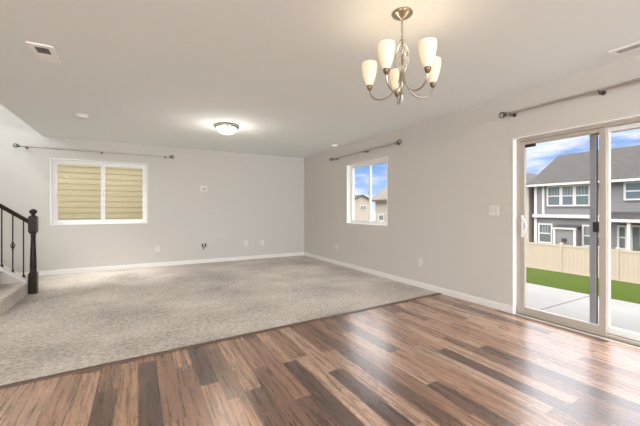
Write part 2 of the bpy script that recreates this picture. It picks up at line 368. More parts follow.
# ------------------------------------------------------------------ windows (sliders)
def slider(name, axis, c, a0, a1, z0, z1, latch=True, mid=None, sash_first=True, sw=0.030, ov=0.02):
    """axis 'y': wall faces -Y at y=c, a is x.  axis 'x': wall faces -X at x=c, a is y."""
    def bx(m, p0, p1, d0, d1, q0, q1):
        if axis == 'y': m.box(p0, p1, c + d0, c + d1, q0, q1)
        else: m.box(c + d0, c + d1, p0, p1, q0, q1)
        return m
    t = 0.014
    m = MB()
    bx(m, a0, a0+t, -0.002, 0.12, z0, z1); bx(m, a1-t, a1, -0.002, 0.12, z0, z1); bx(m, a0+t, a1-t, -0.002, 0.12, z0, z0+t); bx(m, a0+t, a1-t, -0.002, 0.12, z1-t, z1)
    w = struct(m.build(name, M['reveal']))
    b0, b1, y0, y1 = a0+t, a1-t, z0+t, z1-t; fw = 0.032
    m = MB(); bx(m, b0, b0+fw, 0.085, 0.165, y0, y1); bx(m, b1-fw, b1, 0.085, 0.165, y0, y1); bx(m, b0+fw, b1-fw, 0.085, 0.165, y0, y0+fw); bx(m, b0+fw, b1-fw, 0.085, 0.165, y1-fw, y1)
    m.build('frame', M['vinyl'], w, bevel=0.003)
    mid = mid if mid is not None else (b0 + b1) / 2
    def sash(p0, p1, d0, d1, nm):
        m = MB(); bx(m, p0, p0+sw, d0, d1, y0+fw, y1-fw); bx(m, p1-sw, p1, d0, d1, y0+fw, y1-fw); bx(m, p0+sw, p1-sw, d0, d1, y0+fw, y0+fw+sw); bx(m, p0+sw, p1-sw, d0, d1, y1-fw-sw, y1-fw)
        s = m.build(nm, M['vinyl'], w, bevel=0.002)
        bx(MB(), p0+sw, p1-sw, (d0+d1)/2-0.004, (d0+d1)/2+0.004, y0+fw+sw, y1-fw-sw).build('pane', M['glass'], s)
        return s
    if sash_first: s1 = sash(b0+fw, mid+ov, 0.092, 0.118, 'sliding_sash'); sash(mid-ov, b1-fw, 0.122, 0.150, 'fixed_sash')
    else: s1 = sash(mid-ov, b1-fw, 0.092, 0.118, 'sliding_sash'); sash(b0+fw, mid+ov, 0.122, 0.150, 'fixed_sash')
    if latch:
        q = (mid + ov - sw/2) if sash_first else (mid - ov + sw/2)
        m = MB(); bx(m, q-0.012, q+0.012, 0.082, 0.092, (z0+z1)/2-0.03, (z0+z1)/2+0.03); bx(m, q-0.022, q+0.004, 0.070, 0.083, (z0+z1)/2-0.01, (z0+z1)/2+0.01)
        m.build('latch', M['nickel'], s1)
    return w
slider('window_1', 'y', YB, *WB, mid=-0.607, sw=0.042, ov=0.036)
slider('window_2', 'x', XR, *WR, mid=4.95, sash_first=False)
# added fill-light window behind the camera: frame and mullions
m = MB(); x0, x1, z0, z1 = WK
for a, b in ((x0, x0+.05), (x1-.05, x1), (1.66, 1.71), (2.59, 2.64)): m.box(a, b, YF-0.12, YF-0.05, z0, z1)
m.box(x0, x1, YF-0.12, YF-0.05, z0, z0+.05); m.box(x0, x1, YF-0.12, YF-0.05, z1-.05, z1)
struct(m.build('window_3', M['vinyl']))
m = MB(); y0, y1, z0, z1 = WL  # added left-wall window, unseen, framing its fill light
for a, b in ((y0, y0+.05), (y1-.05, y1), (-4.10, -4.05), (-2.75, -2.70)): m.box(XL-0.11, XL-0.04, a, b, z0, z1)
m.box(XL-0.11, XL-0.04, y0, y1, z0, z0+.05); m.box(XL-0.11, XL-0.04, y0, y1, z1-.05, z1)
struct(m.build('window_4', M['vinyl']))
m = MB(); y0, y1, z0, z1 = WU  # added high stairwell window, unseen, framing its fill light
for a, b in ((y0, y0+.05), (y1-.05, y1), (6.075, 6.125)): m.box(XL-0.11, XL-0.04, a, b, z0, z1)
m.box(XL-0.11, XL-0.04, y0, y1, z0, z0+.05); m.box(XL-0.11, XL-0.04, y0, y1, z1-.05, z1)
struct(m.build('window_5', M['vinyl']))

# ------------------------------------------------------------------ patio door
y0, y1, z0, z1 = DR
m = MB()    # painted return around the opening
m.box(XR-0.002, XR+0.075, y1-0.012, y1, 0.088, z1); m.box(XR-0.002, XR+0.075, y0, y0+0.012, 0.088, z1); m.box(XR-0.002, XR+0.075, y0+0.012, y1-0.012, z1-0.012, z1)
struct(m.build('trim_2', M['reveal']))
fx0, fx1 = XR+0.06, XR+0.185
m = MB(); Y0, Y1, Z1 = y0+0.012, y1-0.012, z1-0.012
m.box(fx0, fx1, Y1-0.034, Y1, 0.0, Z1); m.box(fx0, fx1, Y0, Y0+0.034, 0.0, Z1); m.box(fx0, fx1, Y0+0.034, Y1-0.034, Z1-0.028, Z1); m.box(fx0, fx1, Y0+0.034, Y1-0.034, -0.02, 0.028)
door = struct(m.build('door_1', M['almond'], bevel=0.003))
m = MB().box(fx0-0.012, fx1+0.02, Y0, Y1, -0.005, 0.006); m.build('threshold', M['bronze'], door)
def panel(nm, ya, yb, xa, xb, wl, wr, material):
    za, zb = 0.030, Z1-0.030; rl = 0.062; rt = 0.042
    m = MB(); m.box(xa, xb, ya, ya+wr, za, zb); m.box(xa, xb, yb-wl, yb, za, zb); m.box(xa, xb, ya+wr, yb-wl, za, za+rl); m.box(xa, xb, ya+wr, yb-wl, zb-rt, zb)
    p = m.build(nm, material, door, bevel=0.004)
    MB().box((xa+xb)/2-0.006, (xa+xb)/2+0.006, ya+wr, yb-wl, za+rl, zb-rt).build('pane', M['glass'], p)
    return p
pl = panel('sliding_panel', 1.347, 2.134, 3.815, 3.855, 0.052, 0.053, M['almond'])
pr = panel('fixed_panel', 0.386, 1.378, 3.862, 3.902, 0.038, 0.05, M['vinyl'])
# curved pull handle on the left stile
m = MB()
m.box(3.808, 3.815, 2.092, 2.116, 0.880, 1.130)
hp = [(3.808 - 0.030*math.sin(math.pi*k/12)**0.6, 2.106 - 0.062*math.sin(math.pi*k/12), 0.895 + 0.22*k/12) for k in range(13)]
m.tube(hp, 0.011, 10); m.build('pull_handle', M['vinyl'], pl, smooth=True)
MB().box(3.824, 3.829, 1.968, 2.082, 1.893, 1.926).build('dark_sticker', M['black'], pl)
# insect screen door slid behind the panel: stile and black latch
m = MB(); m.box(3.912, 3.930, 1.462, 1.512, 0.035, Z1-0.05); m.box(3.912, 3.930, 0.42, 0.47, 0.035, Z1-0.05); m.box(3.912, 3.930, 0.47, 1.462, 0.035, 0.06); m.box(3.912, 3.930, 0.47, 1.462, Z1-0.075, Z1-0.05)
sc = m.build('screen_door', M['grey_metal'], door, bevel=0.002)
m = MB(); m.box(3.930, 3.934, 1.452, 1.463, 0.035, Z1-0.05); m.build('edge_seal', M['screen_dark'], sc)
MB().box(3.900, 3.912, 1.432, 1.482, 0.975, 1.072).build('latch', M['black'], sc, bevel=0.004)

# ------------------------------------------------------------------ staircase
RISE, RUN, SX, SY0, SY1 = 0.19, 0.255, -1.35, 4.9, 5.862
m = MB(); NS = 11
for i in range(NS):
    xa = SX - RUN*i; zt = RISE*(i+1)
    m.box(xa - RUN - (0.001 if i < NS-1 else 0.2), xa, SY0, SY1, 0 if i == 0 else RISE*i - 0.001, zt - 0.04)
    if i: m.box(xa - RUN, xa, SY0, SY1, 0, RISE*i)
    # rounded carpet nosing
    n = 7; prof = [(xa + 0.002 + 0.022*math.sin(math.pi*k/n), zt - 0.02 - 0.02*math.cos(math.pi*k/n)) for k in range(n+1)]
    prof = prof + [(xa - RUN - 0.01, zt), (xa - RUN - 0.01, zt - 0.04)]
    m.hexa([(p[0], SY0, p[1]) for p in prof], [(p[0], SY1, p[1]) for p in prof])
st = m.build('staircase', M['carpet'], origin=(SX, 5.39, 0), smooth=True)
tag(st, 'carpeted staircase rising to the left beside the iron balustrade', 'staircase')
m = MB()
for i in range(NS):
    m.box(SX - RUN*(i+1), SX - RUN*i - 0.004, SY0 - 0.014, SY0 - 0.001, 0.007, RISE*(i+1) - 0.05)
m.build('side_panel', M['wall'], st)
SL = RISE / RUN
def rail_z(x): return 0.195 + (-1.345 - x) * SL
XE = -3.95
bal = thing('balustrade', (-1.30, 6.0, 0), 'dark wood and black iron stair balustrade with square newel post', 'balustrade')
m = MB(); xa = -1.352
m.hexa([(xa, 5.885, 0), (xa, 6.085, 0), (xa, 6.085, rail_z(xa)-0.012), (xa, 5.885, rail_z(xa)-0.012)][::1],
       [(XE, 5.885, 0), (XE, 6.085, 0), (XE, 6.085, rail_z(XE)-0.012), (XE, 5.885, rail_z(XE)-0.012)])
cb = m.build('curb_wall', M['curb'], bal)
m = MB(); m.hexa([(xa+0.004, 5.868, rail_z(xa)-0.014), (xa+0.004, 6.10, rail_z(xa)-0.014), (xa+0.004, 6.10, rail_z(xa)+0.006), (xa+0.004, 5.868, rail_z(xa)+0.006)],
                 [(XE, 5.868, rail_z(XE)-0.014), (XE, 6.10, rail_z(XE)-0.014), (XE, 6.10, rail_z(XE)+0.006), (XE, 5.868, rail_z(XE)+0.006)])
m.build('curb_cap', M['trim'], cb)
# newel
def sq(m, c, w0, w1, za, zb):
    m.hexa([(c[0]-w0, c[1]-w0, za), (c[0]+w0, c[1]-w0, za), (c[0]+w0, c[1]+w0, za), (c[0]-w0, c[1]+w0, za)],
           [(c[0]-w1, c[1]-w1, zb), (c[0]+w1, c[1]-w1, zb), (c[0]+w1, c[1]+w1, zb), (c[0]-w1, c[1]+w1, zb)])
m = MB(); c = (-1.30, 6.0); w = 0.047
sq(m, c, w, w, 0.006, 0.285); sq(m, c, w, w*0.72, 0.285, 0.312)
m.lathe([(0.038, 0.31), (0.041, 0.325), (0.034, 0.34), (0.040, 0.36), (0.036, 0.50), (0.030, 0.68), (0.027, 0.80), (0.032, 0.815), (0.027, 0.83), (0.034, 0.845), (0.030, 0.86)], (*c, 0), 20)
sq(m, c, w*0.72, w, 0.855, 0.885); sq(m, c, w, w, 0.885, 1.085); sq(m, c, w, w*0.66, 1.085, 1.105)
nw = m.build('newel_post', M['newel'], bal, smooth=True)
m = MB(); m.lathe([(0.026, 1.10), (0.026, 1.118), (0.020, 1.125), (0.036, 1.140), (0.045, 1.155), (0.045, 1.168), (0.036, 1.184), (0.018, 1.197), (0.004, 1.201)], (*c, 0), 20)
m.build('newel_cap', M['newel'], nw, smooth=True)
# handrail: moulded section swept up the slope
sec = [(-0.026, 0), (0.026, 0), (0.030, 0.014), (0.024, 0.026), (0.031, 0.044), (0.022, 0.060), (-0.022, 0.060), (-0.031, 0.044), (-0.024, 0.026), (-0.030, 0.014)]
def hr_z(x): return 0.985 + (-1.338 - x) * SL
m = MB(); xa = -1.345
m.hexa([(xa, 6.0 + s[0], hr_z(xa) + s[1]) for s in sec], [(XE, 6.0 + s[0], hr_z(XE) + s[1]) for s in sec])
m.build('handrail', M['newel'], bal, smooth=True)
k = 0; xb = -1.404
while xb > -2.35:
    m = MB(); za, zb = rail_z(xb), hr_z(xb) + 0.008; q = 0.0065
    m.box(xb-q, xb+q, 6.0-q, 6.0+q, za, zb)
    b = m.build('baluster', M['iron'], bal)
    m = MB(); sq(m, (xb, 6.0), 0.018, 0.011, za - 0.004, za + 0.038); m.build('shoe', M['iron'], b)
    if k % 3 == 1:
        m = MB(); zc = 0.37 + za
        for j in range(4):
            pts = []
            for i in range(9):
                u = i / 8; r = 0.024*math.sin(math.pi*u); a = j*math.pi/2 + u*math.pi
                pts.append((xb + r*math.cos(a), 6.0 + r*math.sin(a), zc - 0.042 + 0.084*u))
            m.tube(pts, 0.005, 6)
        m.lathe([(0.011, -0.052), (0.011, -0.040)], (xb, 6.0, zc), 10).lathe([(0.011, 0.040), (0.011, 0.052)], (xb, 6.0, zc), 10)
        m.build('basket', M['iron'], b)
    xb -= 0.113; k += 1
# added stairwell downlight, unseen: spot brightens the carpet, point fills the stairwell
t = thing('ceiling_light', (-3.9, 6.9, HO), 'round recessed downlight in the high stairwell ceiling', 'ceiling light')
MB().lathe([(0.09, -0.012), (0.09, 0.0)], (-3.9, 6.9, HO), 24).build('trim_ring', M['trim'], t)
MB().lathe([(0.06, -0.016), (0.06, -0.012)], (-3.9, 6.9, HO), 24).build('lens', M['can'], t)
sl = bpy.data.lights.new('stairwell_spot', 'SPOT'); sl.energy = 1500; sl.spot_size = R(21); sl.spot_blend = 1.0; sl.shadow_soft_size = 0.12; sl.color = (1, 0.97, 0.93)
pl_ = bpy.data.lights.new('stairwell_lamp', 'POINT'); pl_.energy = 14; pl_.shadow_soft_size = 0.1; pl_.color = (1, 0.97, 0.93)
po_ = bpy.data.objects.new('stairwell_lamp', pl_); C.objects.link(po_); po_.location = (-3.9, 6.9, HO - 0.25)
s_ = bpy.data.objects.new('stairwell_spot', sl); C.objects.link(s_); s_.location = (-3.9, 6.9, HO - 0.06)
s_.rotation_euler = (Vector((-0.35, 6.95, 0)) - s_.location).to_track_quat('-Z', 'Y').to_euler()

# ------------------------------------------------------------------ curtain rods
def rod(axis, c, a0, a1, z, brackets, label, fin=(True, True), r=0.0165):
    off = 0.085
    def P(a, d, zz): return (a, c - d, zz) if axis == 'y' else (c - d, a, zz)
    t = thing('curtain_rod', P((a0 + a1) / 2, 0, z), label, 'curtain rod', None)
    m = MB(); m.tube([P(a0, off, z), P((a0+a1)/2, off, z)], r, 12); m.tube([P((a0+a1)/2 - 0.01, off, z), P(a1, off, z)], r*0.82, 12)
    m.build('rod', M['nickel'], t, smooth=True)
    for b in brackets:
        m = MB(); m.lathe([(0.022, 0), (0.022, -0.006)], P(b, 0, z - 0.012), 16, 'y' if axis == 'y' else 'x')
        m.tube([P(b, 0.004, z-0.012), P(b, off-0.004, z-0.014)], 0.006, 8)
        m.tube([P(b, off+0.021*math.cos(w), z + 0.021*math.sin(w)) for w in [R(170 + 20*i) for i in range(11)]], 0.0045, 6)
        m.tube([P(b, off, z-0.016), P(b, off, z-0.040)], 0.0055, 8)
        m.build('bracket', M['dark_nickel'], t, smooth=True)
    for k, (a, s) in enumerate(((a0, -1), (a1, 1))):
        if not fin[k]: continue
        m = MB(); m.tube([P(a - s*0.004, off, z), P(a + s*0.018, off, z)], [r*1.3, r*1.3], 12)
        cc = P(a + s*0.050, off, z)
        for ph in (0, 60, 120):       # open knot of three rings
            pts = [Vector(cc) + Matrix.Rotation(R(ph), 3, 'Z') @ Vector((0.033*math.cos(w), 0, 0.033*math.sin(w))) for w in [2*math.pi*i/18 for i in range(18)]]
            m.tube(pts, 0.0045, 6, closed=True)
        f_ = m.build('finial', M['dark_nickel'], t, smooth=True)
        MB().lathe([(0.002, -0.017), (0.011, -0.013), (0.017, 0), (0.011, 0.013), (0.002, 0.017)], cc, 12).build('finial_ball', M['clear'], f_, smooth=True)
    return t
rod('y', YB, -1.80, 0.57, 2.297, (-1.715, -0.62, 0.49), 'brushed nickel curtain rod above the window with yellow siding outside')
rod('x', XR, 3.99, 6.02, 2.283, (5.93, 4.87, 4.04), 'brushed nickel curtain rod above the small side window')
rod('x', XR, 0.20, 2.20, 2.283, (2.155, 1.343, 0.26), 'brushed nickel curtain rod above the sliding patio door')

# ------------------------------------------------------------------ ceiling fixtures
dc = (1.217, 5.20, H)
t = thing('ceiling_light', dc, 'flush dome ceiling light with frosted glass and metal ring', 'ceiling light')
MB().lathe([(0.17, 0), (0.185, -0.012), (0.188, -0.03), (0.176, -0.042), (0.160, -0.044)], dc, 40).build('metal_ring', M['lamp_metal'], t, smooth=True)
pr_ = [(0.158 * math.cos(R(90*k/10)), -0.042 - 0.098 * math.sin(R(90*k/10))) for k in range(10)] + [(0.002, -0.14)]
MB().lathe(pr_, dc, 40).build('glass_dome', M['dome'], t, smooth=True)
for a in (20, 140, 260):
    x_, y_ = dc[0] + 0.168*math.cos(R(a)), dc[1] + 0.168*math.sin(R(a))
    MB().lathe([(0.010, -0.064), (0.014, -0.056), (0.010, -0.040)], (x_, y_, H), 12).build('clip', M['bronze'], t, smooth=True)
pd = bpy.data.lights.new('dome_lamp', 'POINT'); pd.energy = 9; pd.shadow_soft_size = 0.14; pd.color = (1, 0.93, 0.84)
po = bpy.data.objects.new('dome_lamp', pd); C.objects.link(po); po.location = (dc[0], dc[1], H - 0.36)

def can(x, y, label, watts):
    t = thing('ceiling_light', (x, y, H), label, 'ceiling light')
    MB().lathe([(0.060, -0.002), (0.066, -0.008), (0.092, -0.006), (0.095, 0)], (x, y, H), 32).build('trim_ring', M['trim'], t, smooth=True)
    MB().lathe([(0.060, -0.004), (0.060, -0.0015)], (x, y, H), 32).build('lens', M['can'], t)
    if not watts: return
    l = bpy.data.lights.new('downlight', 'AREA'); l.shape = 'DISK'; l.size = 0.12; l.energy = watts; l.color = (1, 0.94, 0.86)  # lamp used only by the added fill downlights
    o = bpy.data.objects.new('downlight', l); C.objects.link(o); o.location = (x, y, H - 0.012)
can(3.56, 5.735, 'small recessed downlight in the ceiling near the side window', 0)
for i, (x, y) in enumerate(((-2.6, -1.6), (-0.6, -1.6), (1.0, -2.2), (-2.6, 1.0))):  # unseen downlights added to brighten the room
    can(x, y, ['recessed kitchen downlight nearest the left wall behind the camera', 'recessed kitchen downlight second from the left behind the camera', 'recessed kitchen downlight furthest right behind the camera', 'recessed downlight over the planks to the left of the camera'][i], 26)

sm = thing('smoke_detector', (-0.691, 5.614, H), 'white round smoke detector on the ceiling near the stairs', 'smoke detector')
MB().lathe([(0.082, 0), (0.082, -0.014), (0.078, -0.016)], (-0.691, 5.614, H), 28).build('mounting_plate', M['plastic'], sm, smooth=True)
MB().lathe([(0.074, -0.015), (0.072, -0.040), (0.060, -0.048), (0.02, -0.050)], (-0.691, 5.614, H), 28).build('cover', M['plastic'], sm, smooth=True)
MB().lathe([(0.010, -0.053), (0.010, -0.049)], (-0.66, 5.60, H), 10).build('test_button', M['plastic2'], sm)

def register(x0, x1, y0, y1, label, slot, along):
    cx, cy = (x0+x1)/2, (y0+y1)/2
    t = thing('air_vent', (cx, cy, H), label, 'air vent')
    a0, a1, b0, b1 = slot; z = H
    m = MB(); m.box(x0, a0, y0, y1, z-0.010, z); m.box(a1, x1, y0, y1, z-0.010, z); m.box(a0, a1, y0, b0, z-0.010, z); m.box(a0, a1, b1, y1, z-0.010, z)
    m.build('frame', M['vent'], t, bevel=0.003)
    MB().box(a0, a1, b0, b1, z-0.003, z-0.0005).build('duct_opening', M['duct'], t)
    n = 7
    for i in range(n):
        m = MB()
        if along == 'y':
            xm = a0 + (a1-a0)*(i+0.5)/n; m.hexa([(xm-0.004, b0, z-0.009), (xm-0.002, b0, z-0.010), (xm+0.004, b0, z-0.004), (xm+0.002, b0, z-0.003)], [(xm-0.004, b1, z-0.009), (xm-0.002, b1, z-0.010), (xm+0.004, b1, z-0.004), (xm+0.002, b1, z-0.003)])
        else:
            ym = b0 + (b1-b0)*(i+0.5)/n; m.hexa([(a0, ym-0.004, z-0.009), (a0, ym-0.002, z-0.010), (a0, ym+0.004, z-0.004), (a0, ym+0.002, z-0.003)], [(a1, ym-0.004, z-0.009), (a1, ym-0.002, z-0.010), (a1, ym+0.004, z-0.004), (a1, ym+0.002, z-0.003)])
        m.build('louver', M['grey_metal'] if along == 'x' else M['plastic2'], t)
    return t
register(-0.775, -0.605, 3.36, 3.71, 'white ceiling vent with a dark open slot, left of the chandelier', (-0.735, -0.645, 3.41, 3.535), 'x')
register(3.44, 3.575, 0.86, 1.20, 'white ceiling vent with grey louvers above the patio door', (3.47, 3.545, 0.89, 1.165), 'y')

# chandelier
cc = (1.55, 1.64)
def fr(s, d): return (cc[0] + 0.873*s + 0.488*d, cc[1] - 0.488*s + 0.873*d)     # room directions: s across, d away
t = thing('chandelier', (*cc, H), 'five-arm satin nickel chandelier with frosted glass shades hanging over the planks', 'chandelier')
MB().lathe([(0.068, 0), (0.070, -0.008), (0.066, -0.014), (0.050, -0.020), (0.036, -0.034), (0.018, -0.042), (0.010, -0.052)], (*cc, H), 32).build('canopy', M['lamp_metal'], t, smooth=True)
m = MB()
for i in range(6):      # chain links
    zc = H - 0.060 - i*0.022
    pts = []
    for k in range(14):
        w = 2*math.pi*k/14; a, b = 0.008*math.cos(w), 0.016*math.sin(w)
        pts.append((cc[0] + (a if i % 2 else 0), cc[1] + (0 if i % 2 else a), zc + b))
    m.tube(pts, 0.0022, 6, closed=True)
m.build('chain', M['lamp_metal'], t, smooth=True)
m = MB(); m.lathe([(0.004, 2.345), (0.014, 2.335), (0.018, 2.32), (0.008, 2.31), (0.006, 2.12), (0.012, 2.10), (0.018, 2.07), (0.012, 2.03), (0.006, 2.00), (0.010, 1.975), (0.012, 1.962), (0.005, 1.945), (0.003, 1.925)], (*cc, 0), 16)
m.build('centre_stem', M['lamp_metal'], t, smooth=True)
m = MB()
for j in range(10):     # twisted wire cage
    pts = []
    for i in range(17):
        u = i / 16; r = 0.008 + 0.036*math.sin(math.pi*u)**0.8; a = 2*math.pi*j/10 + (1 if j % 2 else -1)*u*2.4
        pts.append((cc[0] + r*math.cos(a), cc[1] + r*math.sin(a), 2.33 - 0.215*u))
    m.tube(pts, 0.0034, 6)
m.build('wire_cage', M['cage'], t, smooth=True)
RAD = 0.226
def bez(p, n=20):
    out = []
    for i in range(n + 1):
        u = i / n; out.append(tuple((1-u)**3*a + 3*u*(1-u)**2*b + 3*u*u*(1-u)*c_ + u**3*d for a, b, c_, d in zip(*p)))
    return out
for j in range(5):
    th = R((5, 79, 152, 219, 295)[j]); dx, dy = fr(math.sin(th), math.cos(th)); dx -= cc[0]; dy -= cc[1]
    def at(r, z): return (cc[0] + dx*r, cc[1] + dy*r, z)
    arm_pts = [at(0.012, 2.13)] + bez([at(0.014, 2.10), at(0.03, 1.93), at(RAD, 1.91), at(RAD, 2.045)])
    arm = MB().tube(arm_pts, 0.0052, 8).build('arm', M['lamp_metal'], t, smooth=True)
    b_ = at(RAD, 0)
    MB().lathe([(0.006, 2.030), (0.012, 2.038), (0.018, 2.048), (0.021, 2.060), (0.020, 2.072)], b_, 20).build('collar', M['bronze'], arm, smooth=True)
    out_ = [(0.020, 0.0), (0.029, 0.018), (0.040, 0.048), (0.049, 0.085), (0.054, 0.118), (0.055, 0.140), (0.053, 0.158)]
    prof = out_ + [(r - 0.004, h) for r, h in reversed(out_)]
    MB().lathe([(r, h + 2.066) for r, h in prof], b_, 28, cap=False).build('lamp_shade', M['shade'], arm, smooth=True)
    bp = [(0.010, 2.070), (0.011, 2.095), (0.017, 2.115), (0.022, 2.135), (0.018, 2.156), (0.006, 2.166)]
    MB().lathe(bp, b_, 16).build('bulb', M['bulb'], arm, smooth=True)
    l = bpy.data.lights.new('chandelier_lamp', 'POINT'); l.energy = 0.35; l.shadow_soft_size = 0.03; l.color = (1, 0.84, 0.62)
    o = bpy.data.objects.new('chandelier_lamp', l); C.objects.link(o); o.location = (b_[0], b_[1], 2.205)

# ------------------------------------------------------------------ wall plates
def outlet(axis, a, z, label):
    c = YB if axis == 'y' else XR
    def bx(m, p0, p1, d0, d1, q0, q1):
        if axis == 'y': m.box(p0, p1, c - d0, c - d1, q0, q1)
        else: m.box(c - d0, c - d1, p0, p1, q0, q1)
        return m
    t = thing('wall_outlet', (a, c, z) if axis == 'y' else (c, a, z), label, 'outlet')
    p = bx(MB(), a-0.038, a+0.038, 0, 0.006, z-0.06, z+0.06).build('cover_plate', M['plastic'], t, bevel=0.002)
    for s in (-1, 1):
        zc = z + s*0.024
        f_ = bx(MB(), a-0.017, a+0.017, 0.006, 0.008, zc-0.015, zc+0.015).build('socket', M['plastic2'], t)
        m = MB(); bx(m, a-0.009, a-0.006, 0.008, 0.0085, zc-0.003, zc+0.008); bx(m, a+0.006, a+0.009, 0.008, 0.0085, zc-0.003, zc+0.008); bx(m, a-0.003, a+0.003, 0.008, 0.0085, zc-0.011, zc-0.006)
        m.build('socket_slots', M['socket'], f_)
outlet('y', 0.347, 0.378, 'white wall outlet right of the wide back window')
outlet('y', 2.218, 0.397, 'left of the two white outlets low on the back wall near the corner')
outlet('y', 2.624, 0.389, 'right of the two white outlets low on the back wall near the corner')
outlet('x', 5.977, 0.376, 'white outlet below the far end of the side window')
outlet('x', 3.573, 0.388, 'white outlet midway between side window and patio door')
# triple switch
t = thing('light_switch', (XR, 2.403, 1.183), 'white switch plate on the right wall beside the patio door', 'light switch')
MB().box(XR-0.006, XR, 2.403-0.064, 2.403+0.064, 1.183-0.062, 1.183+0.062).build('cover_plate', M['plastic'], t, bevel=0.002)
for s in (-1, 1):
    y_ = 2.403 + s*0.028
    MB().hexa([(XR-0.006, y_-0.016, 1.150), (XR-0.006, y_+0.016, 1.150), (XR-0.006, y_+0.016, 1.216), (XR-0.006, y_-0.016, 1.216)],
              [(XR-0.008, y_-0.015, 1.151), (XR-0.008, y_+0.015, 1.151), (XR-0.012, y_+0.015, 1.215), (XR-0.012, y_-0.015, 1.215)]).build('rocker', M['plastic2'], t)
# recessed media box high on the wall
t = thing('media_box', (1.263, YB, 1.66), 'white recessed media plate at mid height on the back wall', 'wall plate')
m = MB(); x_, z_ = 1.263, 1.66
m.box(x_-0.075, x_+0.075, YB-0.008, YB, z_-0.062, z_-0.045); m.box(x_-0.075, x_+0.075, YB-0.008, YB, z_+0.045, z_+0.062); m.box(x_-0.075, x_-0.055, YB-0.008, YB, z_-0.045, z_+0.045); m.box(x_+0.055, x_+0.075, YB-0.008, YB, z_-0.045, z_+0.045)
m.build('frame', M['plastic'], t)
MB().box(x_-0.055, x_+0.055, YB-0.003, YB-0.0005, z_-0.045, z_+0.045).build('back_plate', M['plastic2'], t)
MB().box(x_-0.05, x_-0.015, YB-0.012, YB-0.003, z_-0.005, z_+0.04).build('outlet_insert', M['plastic'], t)
MB().box(x_-0.010, x_+0.028, YB-0.008, YB-0.003, z_-0.034, z_-0.012).build('cable_port', M['socket'], t)
# open low-voltage box with two loose cables
t = thing('cable_box', (1.271, YB, 0.385), 'open white cable box with loose dark cables low on the back wall', 'wall plate')
m = MB(); x_, z_ = 1.271, 0.40
m.box(x_-0.062, x_+0.062, YB-0.006, YB, z_-0.055, z_+0.055)
bp_ = m.build('cover_plate', M['wall'], t, bevel=0.002)
for s in (-0.032, 0.030):
    MB().box(x_+s-0.016, x_+s+0.016, YB-0.0075, YB-0.006, z_-0.030, z_+0.035).build('cable_port', M['socket'], t)
MB().tube([(x_-0.03, YB-0.006, z_+0.01), (x_-0.03, YB-0.04, z_), (x_-0.022, YB-0.05, z_-0.04), (x_-0.015, YB-0.03, z_-0.075), (x_-0.02, YB-0.02, z_-0.085)], 0.008, 8).build('cable', M['cable'], t, smooth=True)
MB().tube([(x_+0.03, YB-0.006, z_+0.01), (x_+0.032, YB-0.035, z_+0.012), (x_+0.026, YB-0.04, z_-0.02), (x_+0.03, YB-0.03, z_-0.035)], 0.007, 8).build('cable', M['cable'], t, smooth=True)

# ------------------------------------------------------------------ outdoors
GZ = -2.35
m = MB().box(-60, 300, 12.4, 400, GZ-0.3, GZ-0.05).box(20.4, 300, -120, 12.4, GZ-0.3, GZ-0.05).box(-60, 3.95, 7.75, 12.4, -0.6, -0.35)
struct(m.build('ground', M['soil']))
# patio slab with control joints cut as grooves
PX0, PX1 = 3.95, 6.08
m = MB(); ys = [-3.2, -0.75, 2.31, 5.4]
for i in range(3): m.box(PX0, PX1, ys[i] + 0.008, ys[i+1] - 0.008, -0.30, -0.12)
pt = struct(m.build('patio', M['concrete'], bevel=0.006))
MB().box(PX0, PX1, -3.2, 5.4, -0.30, -0.135).build('joint', M['joint'], pt)
# lawn sloping away to the fence
m = MB(); nx, ny = 40, 60; vs = []; rnd = random.Random(3)
for i in range(nx + 1):
    for j in range(ny + 1):
        u = i / nx; x_ = PX1 + (20.42 - PX1)*u; y_ = -12 + 60*j/ny
        vs.append((x_, y_, -0.16 + (-2.30 + 0.16)*u**1.05 + (rnd.uniform(-0.012, 0.012) if 0 < i < nx else 0)))
fs = [(i*(ny+1)+j, (i+1)*(ny+1)+j, (i+1)*(ny+1)+j+1, i*(ny+1)+j+1) for i in range(nx) for j in range(ny)]
o = len(vs)
vs += [(a[0], a[1], -3.0) for a in vs[:0]]
m.add(vs, fs); g = m.build('lawn', M['grass'], smooth=True)
tag(g, 'mown green grass sloping from the patio down to the fence', 'grass', kind='stuff')
m = MB(); m.box(3.95, PX1, 5.4, 40, -0.5, -0.14); g2 = m.build('side_lawn', M['grass']); tag(g2, 'strip of green grass along the house beyond the patio', 'grass', kind='stuff')

# vinyl privacy fence
FX = 20.5
fn = thing('privacy_fence', (FX, 12, GZ), 'almond vinyl privacy fence at the foot of the lawn', 'fence')
yy = -3.0 + 0.23
posts = [9.23 + 2.44*k for k in range(-6, 9)]
for i, y_ in enumerate(posts):
    m = MB(); m.box(FX-0.065, FX+0.065, y_-0.065, y_+0.065, GZ-0.2, -0.74)
    p_ = m.build('post', M['fence'], fn)
    m = MB(); sq(m, (FX, y_), 0.075, 0.075, -0.742, -0.72); sq(m, (FX, y_), 0.075, 0.005, -0.72, -0.67); m.build('post_cap', M['fence'], p_)
    if i < len(posts) - 1:
        a, b = y_+0.065, posts[i+1]-0.065; n = 13; w_ = (b-a)/n
        m = MB(); m.box(FX-0.03, FX+0.03, a, b, -0.90, -0.79); m.box(FX-0.03, FX+0.03, a, b, GZ+0.02, GZ+0.16)
        for q in range(n): m.box(FX-0.014, FX+0.014, a + q*w_ + 0.006, a + (q+1)*w_ - 0.006, GZ+0.15, -0.89)
        m.box(FX-0.006, FX+0.006, a, b, GZ+0.15, -0.89)
        m.build('fence_panel', M['fence'], fn)

